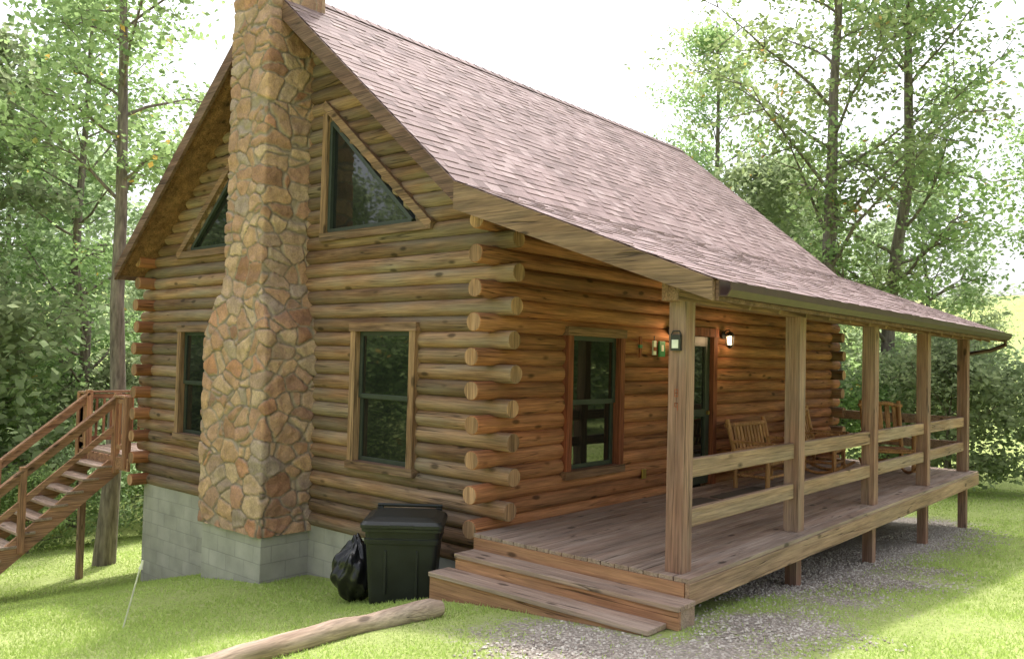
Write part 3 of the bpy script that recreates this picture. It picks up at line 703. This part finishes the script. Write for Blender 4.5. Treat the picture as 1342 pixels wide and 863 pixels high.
# ------------------------------------------------------------ trees
def tube_np(pts,rad,n):
    pts=np.array(pts); V=[]
    for i,p in enumerate(pts):
        d=pts[min(i+1,len(pts)-1)]-pts[max(i-1,0)]; d=d/np.linalg.norm(d)
        a=np.cross(d,(0,0,1) if abs(d[2])<.9 else (1,0,0)); a/=np.linalg.norm(a); b=np.cross(a,d)
        t=np.arange(n)*2*np.pi/n; V.append(p+(np.cos(t)[:,None]*a+np.sin(t)[:,None]*b)*rad[i])
    m=len(pts); i=np.arange(m-1)[:,None]*n; k=np.arange(n)[None]
    F=np.stack([i+k,i+(k+1)%n,i+n+(k+1)%n,i+n+k],-1).reshape(-1,4)
    return np.concatenate(V),F
def tree_mesh(name,seed,Ht,r0,cb,cr,nl,nleaf,ls,lm,csig=.5):
    R=np.random.default_rng(seed); VV=[];FF=[];off=0
    def addt(p,r,n):
        nonlocal off
        v,f=tube_np(p,r,n); VV.append(v); FF.append(f+off); off+=len(v)
    m=10; w=np.cumsum(R.normal(0,.09,(m,2)),0)*Ht/14; t=np.linspace(0,1,m)
    tr=np.c_[w-w[0],t*Ht]; tr[0,2]=-.5
    trr=r0*(1-t*.93)**.8; trr[0]*=1.35
    addt(tr,trr,9)
    cen=[]
    for i in range(nl):
        h=cb+(Ht*.97-cb)*((i+R.random()*.7)/nl); p=np.array([np.interp(h,tr[:,2],tr[:,j]) for j in range(3)])
        u=(h-cb)/(Ht-cb); prof=(math.sin(math.pi*min(1,(u*.82+.22)))**.7)
        ln=cr*prof*R.uniform(.65,1.15)+.3; az=i*2.4+R.normal(0,.4); el=math.radians(R.uniform(15,45)+25*u)
        d=np.array([math.cos(az)*math.cos(el),math.sin(az)*math.cos(el),math.sin(el)])
        pts=[p];dd=d.copy()
        for j in range(5): dd=dd+R.normal(0,.13,3)+np.array([0,0,-.03]); dd/=np.linalg.norm(dd); pts.append(pts[-1]+dd*ln/5)
        rb=max(.018,np.interp(h,tr[:,2],trr)*.38); addt(pts,np.linspace(rb,.010,6),5)
        for j in range(2,6):
            cen.append((pts[j],.7))
            for q in range(2):
                d2=dd+R.normal(0,.8,3); d2[2]*=.5; d2/=np.linalg.norm(d2); l2=ln*R.uniform(.2,.42)
                e=pts[j]+d2*l2; mm=pts[j]+d2*l2*.5+R.normal(0,.05,3); addt([pts[j],mm,e],[rb*.35,rb*.2,.006],4); cen.append((e,1.0)); cen.append((mm,.6))
    C=np.array([c[0] for c in cen]); wt=np.array([c[1] for c in cen])*R.uniform(.1,1.7,len(cen)); wt/=wt.sum()
    ci=R.choice(len(C),nleaf,p=wt); sg=csig*R.uniform(.6,1.3,len(C))
    lc=C[ci]+R.normal(0,1,(nleaf,3))*sg[ci][:,None]*np.array([1,1,.5])
    cr_=R.normal(.45,.16,len(C))
    n_=R.normal(0,1,(nleaf,3)); n_[:,2]=np.abs(n_[:,2])+.5; n_/=np.linalg.norm(n_,axis=1)[:,None]
    a=np.cross(n_,R.normal(0,1,(nleaf,3))); a/=np.linalg.norm(a,axis=1)[:,None]; b=np.cross(n_,a)
    l=ls*R.uniform(.6,1.3,(nleaf,1))
    Q=np.stack([lc-a*l*.5,lc+b*l*.32-a*l*.05,lc+a*l*.5-n_*l*.1,lc-b*l*.32-a*l*.05],1).reshape(-1,3)
    fl=np.arange(nleaf*4).reshape(-1,4)+off
    nb=off; V=np.concatenate(VV+[Q]); F=np.concatenate(FF+[fl]); nf=len(F)-nleaf
    rn=np.r_[np.zeros(nb),np.repeat(np.clip(cr_[ci]+R.normal(0,.14,nleaf),0,1),4)]
    mi=np.r_[np.zeros(nf),np.ones(nleaf)]; sm=np.r_[np.ones(nf),np.zeros(nleaf)]
    return mesh_np(name,V,F,mi,rn,sm,[m_bark,lm])
tA=tree_mesh('treeA',1,15,.17,6.5,2.2,22,9000,.15,m_leaf,csig=.36)
tB=tree_mesh('treeB',2,19,.22,3.6,3.6,32,16000,.17,m_leaf,csig=.42)
tC=tree_mesh('treeC',3,18,.20,3.6,3.2,30,14000,.17,m_leaf,csig=.42)
fA=tree_mesh('forestA',11,15,.16,3.0,3.2,24,9500,.26,m_leafF,csig=.5)
fB=tree_mesh('forestB',12,17,.18,4.0,3.4,24,9500,.26,m_leafF,csig=.5)
fC=tree_mesh('forestC',13,12,.13,1.5,2.8,22,9000,.24,m_leafF,csig=.5)
sA=tree_mesh('shrubA',21,2.6,.04,.2,1.5,14,4500,.15,m_leaf,csig=.35)
sB=tree_mesh('shrubB',22,3.4,.05,.2,1.6,14,4500,.17,m_leafF,csig=.4)
def place(name,me,x,y,s=1,rz=0,parent=None,sz=None):
    return obj(name,me,parent,(x,y,g1(x,y)),(0,0,rz),(s,s,sz or s))
place('deciduous_tree',tA,.8,10.6,1.0,.3)
place('deciduous_tree',tA,-2.6,18.5,1.1,2.2)
place('deciduous_tree',tC,3.0,17.5,.85,1.2)
place('deciduous_tree',tB,15.9,2.6,1.0,.5)
place('deciduous_tree',tC,18.0,1.6,1.05,2.5)
place('deciduous_tree',tB,21.5,8.6,.85,4.1)
place('deciduous_tree',tA,21,-2.5,.85,4.1)
forest=empty('distant_forest'); under=empty('understory_shrubs')
pts=[]
tries=0
while len(pts)<68 and tries<20000:
    tries+=1
    R_=random.uniform(21,60); a=random.uniform(-.55,2.15); x=Cx+R_*math.cos(a); y=Cy+R_*math.sin(a)
    if not((x>18) or (y>17)): continue
    ang=math.degrees(math.atan2(y-Cy,x-Cx))
    if any((x-p[0])**2+(y-p[1])**2<(3.4+R_*.03)**2 for p in pts): continue
    if min((x-15.9)**2+(y-2.6)**2,(x-18)**2+(y-1.6)**2)<9: continue
    pts.append((x,y))
    me=random.choice((fA,fB,fC)); s=random.uniform(.75,1.0)
    if 36<ang<54: s=random.uniform(.35,.5)
    elif 27<ang<=36: s*=.78
    elif ang<18: s*=.76
    place('forest_tree',me,x,y,s,random.uniform(0,6.28),forest)
for k in range(14):
    a=random.uniform(2.6,5.2); R_=random.uniform(26,38); place('forest_tree',random.choice((fA,fB,fC)),Cx+R_*math.cos(a),Cy+R_*math.sin(a),random.uniform(.7,.9),random.uniform(0,6),forest)
k=0
while k<95:
    R_=random.uniform(16,46); a=random.uniform(-.6,2.15); x=Cx+R_*math.cos(a); y=Cy+R_*math.sin(a)
    if not (x>15.5+.25*max(0,-y) or y>14): continue
    place('shrub',random.choice((sA,sB)),x,y,random.uniform(.7,1.6),random.uniform(0,6.28),under); k+=1
for yv in np.arange(-9,10,1.7): place('shrub',random.choice((sA,sB)),15.6+random.uniform(-.5,.8)+.25*max(0,-yv),yv,random.uniform(.5,.9),random.uniform(0,6),under)
for xv in np.arange(-9,9,1.6): place('shrub',random.choice((sA,sB)),xv,14+random.uniform(-.5,.8),random.uniform(.4,.8),random.uniform(0,6),under)

# ------------------------------------------------------------ light & camera
el=math.radians(66); az=Vector((.74,.67)).normalized()
sdir=Vector((az.x*math.cos(el),az.y*math.cos(el),math.sin(el)))
sl_=bpy.data.lights.new('sun','SUN'); sl_.energy=4.0; sl_.angle=math.radians(3.0); sl_.color=(1,.96,.90)
so=bpy.data.objects.new('sun',sl_); col.objects.link(so); so.rotation_euler=(-sdir).to_track_quat('-Z','Y').to_euler()
w=bpy.data.worlds.new('World'); sc.world=w; w.use_nodes=True; nt=w.node_tree; bg=nt.nodes['Background']
sky=nt.nodes.new('ShaderNodeTexSky'); sky.sky_type='NISHITA'; sky.sun_disc=False; sky.sun_elevation=el; sky.sun_rotation=math.atan2(az.x,az.y)
sky.dust_density=5; sky.air_density=1.0; sky.ozone_density=1
hs=nt.nodes.new('ShaderNodeHueSaturation'); hs.inputs['Saturation'].default_value=.3
nt.links.new(sky.outputs[0],hs.inputs['Color']); nt.links.new(hs.outputs[0],bg.inputs['Color']); bg.inputs['Strength'].default_value=.35
cam=bpy.data.cameras.new('camera'); co=bpy.data.objects.new('camera',cam); col.objects.link(co)
cam.sensor_width=36; cam.lens=29.24; cam.clip_end=600; cam.clip_start=.05
hd=math.radians(41); p=math.radians(1.95); ro=math.radians(1.4)
d=Vector((math.cos(hd),math.sin(hd),0)); U0=Vector((0,0,1)); Rr=d.cross(U0)
f=d*math.cos(p)+U0*math.sin(p); U=Rr.cross(f)
R2=Rr*math.cos(ro)+U*math.sin(ro); U2=U*math.cos(ro)-Rr*math.sin(ro)
M=Matrix((R2,U2,-f)).transposed().to_4x4(); M.translation=Vector((Cx,Cy,1.7)); co.matrix_world=M
sc.camera=co
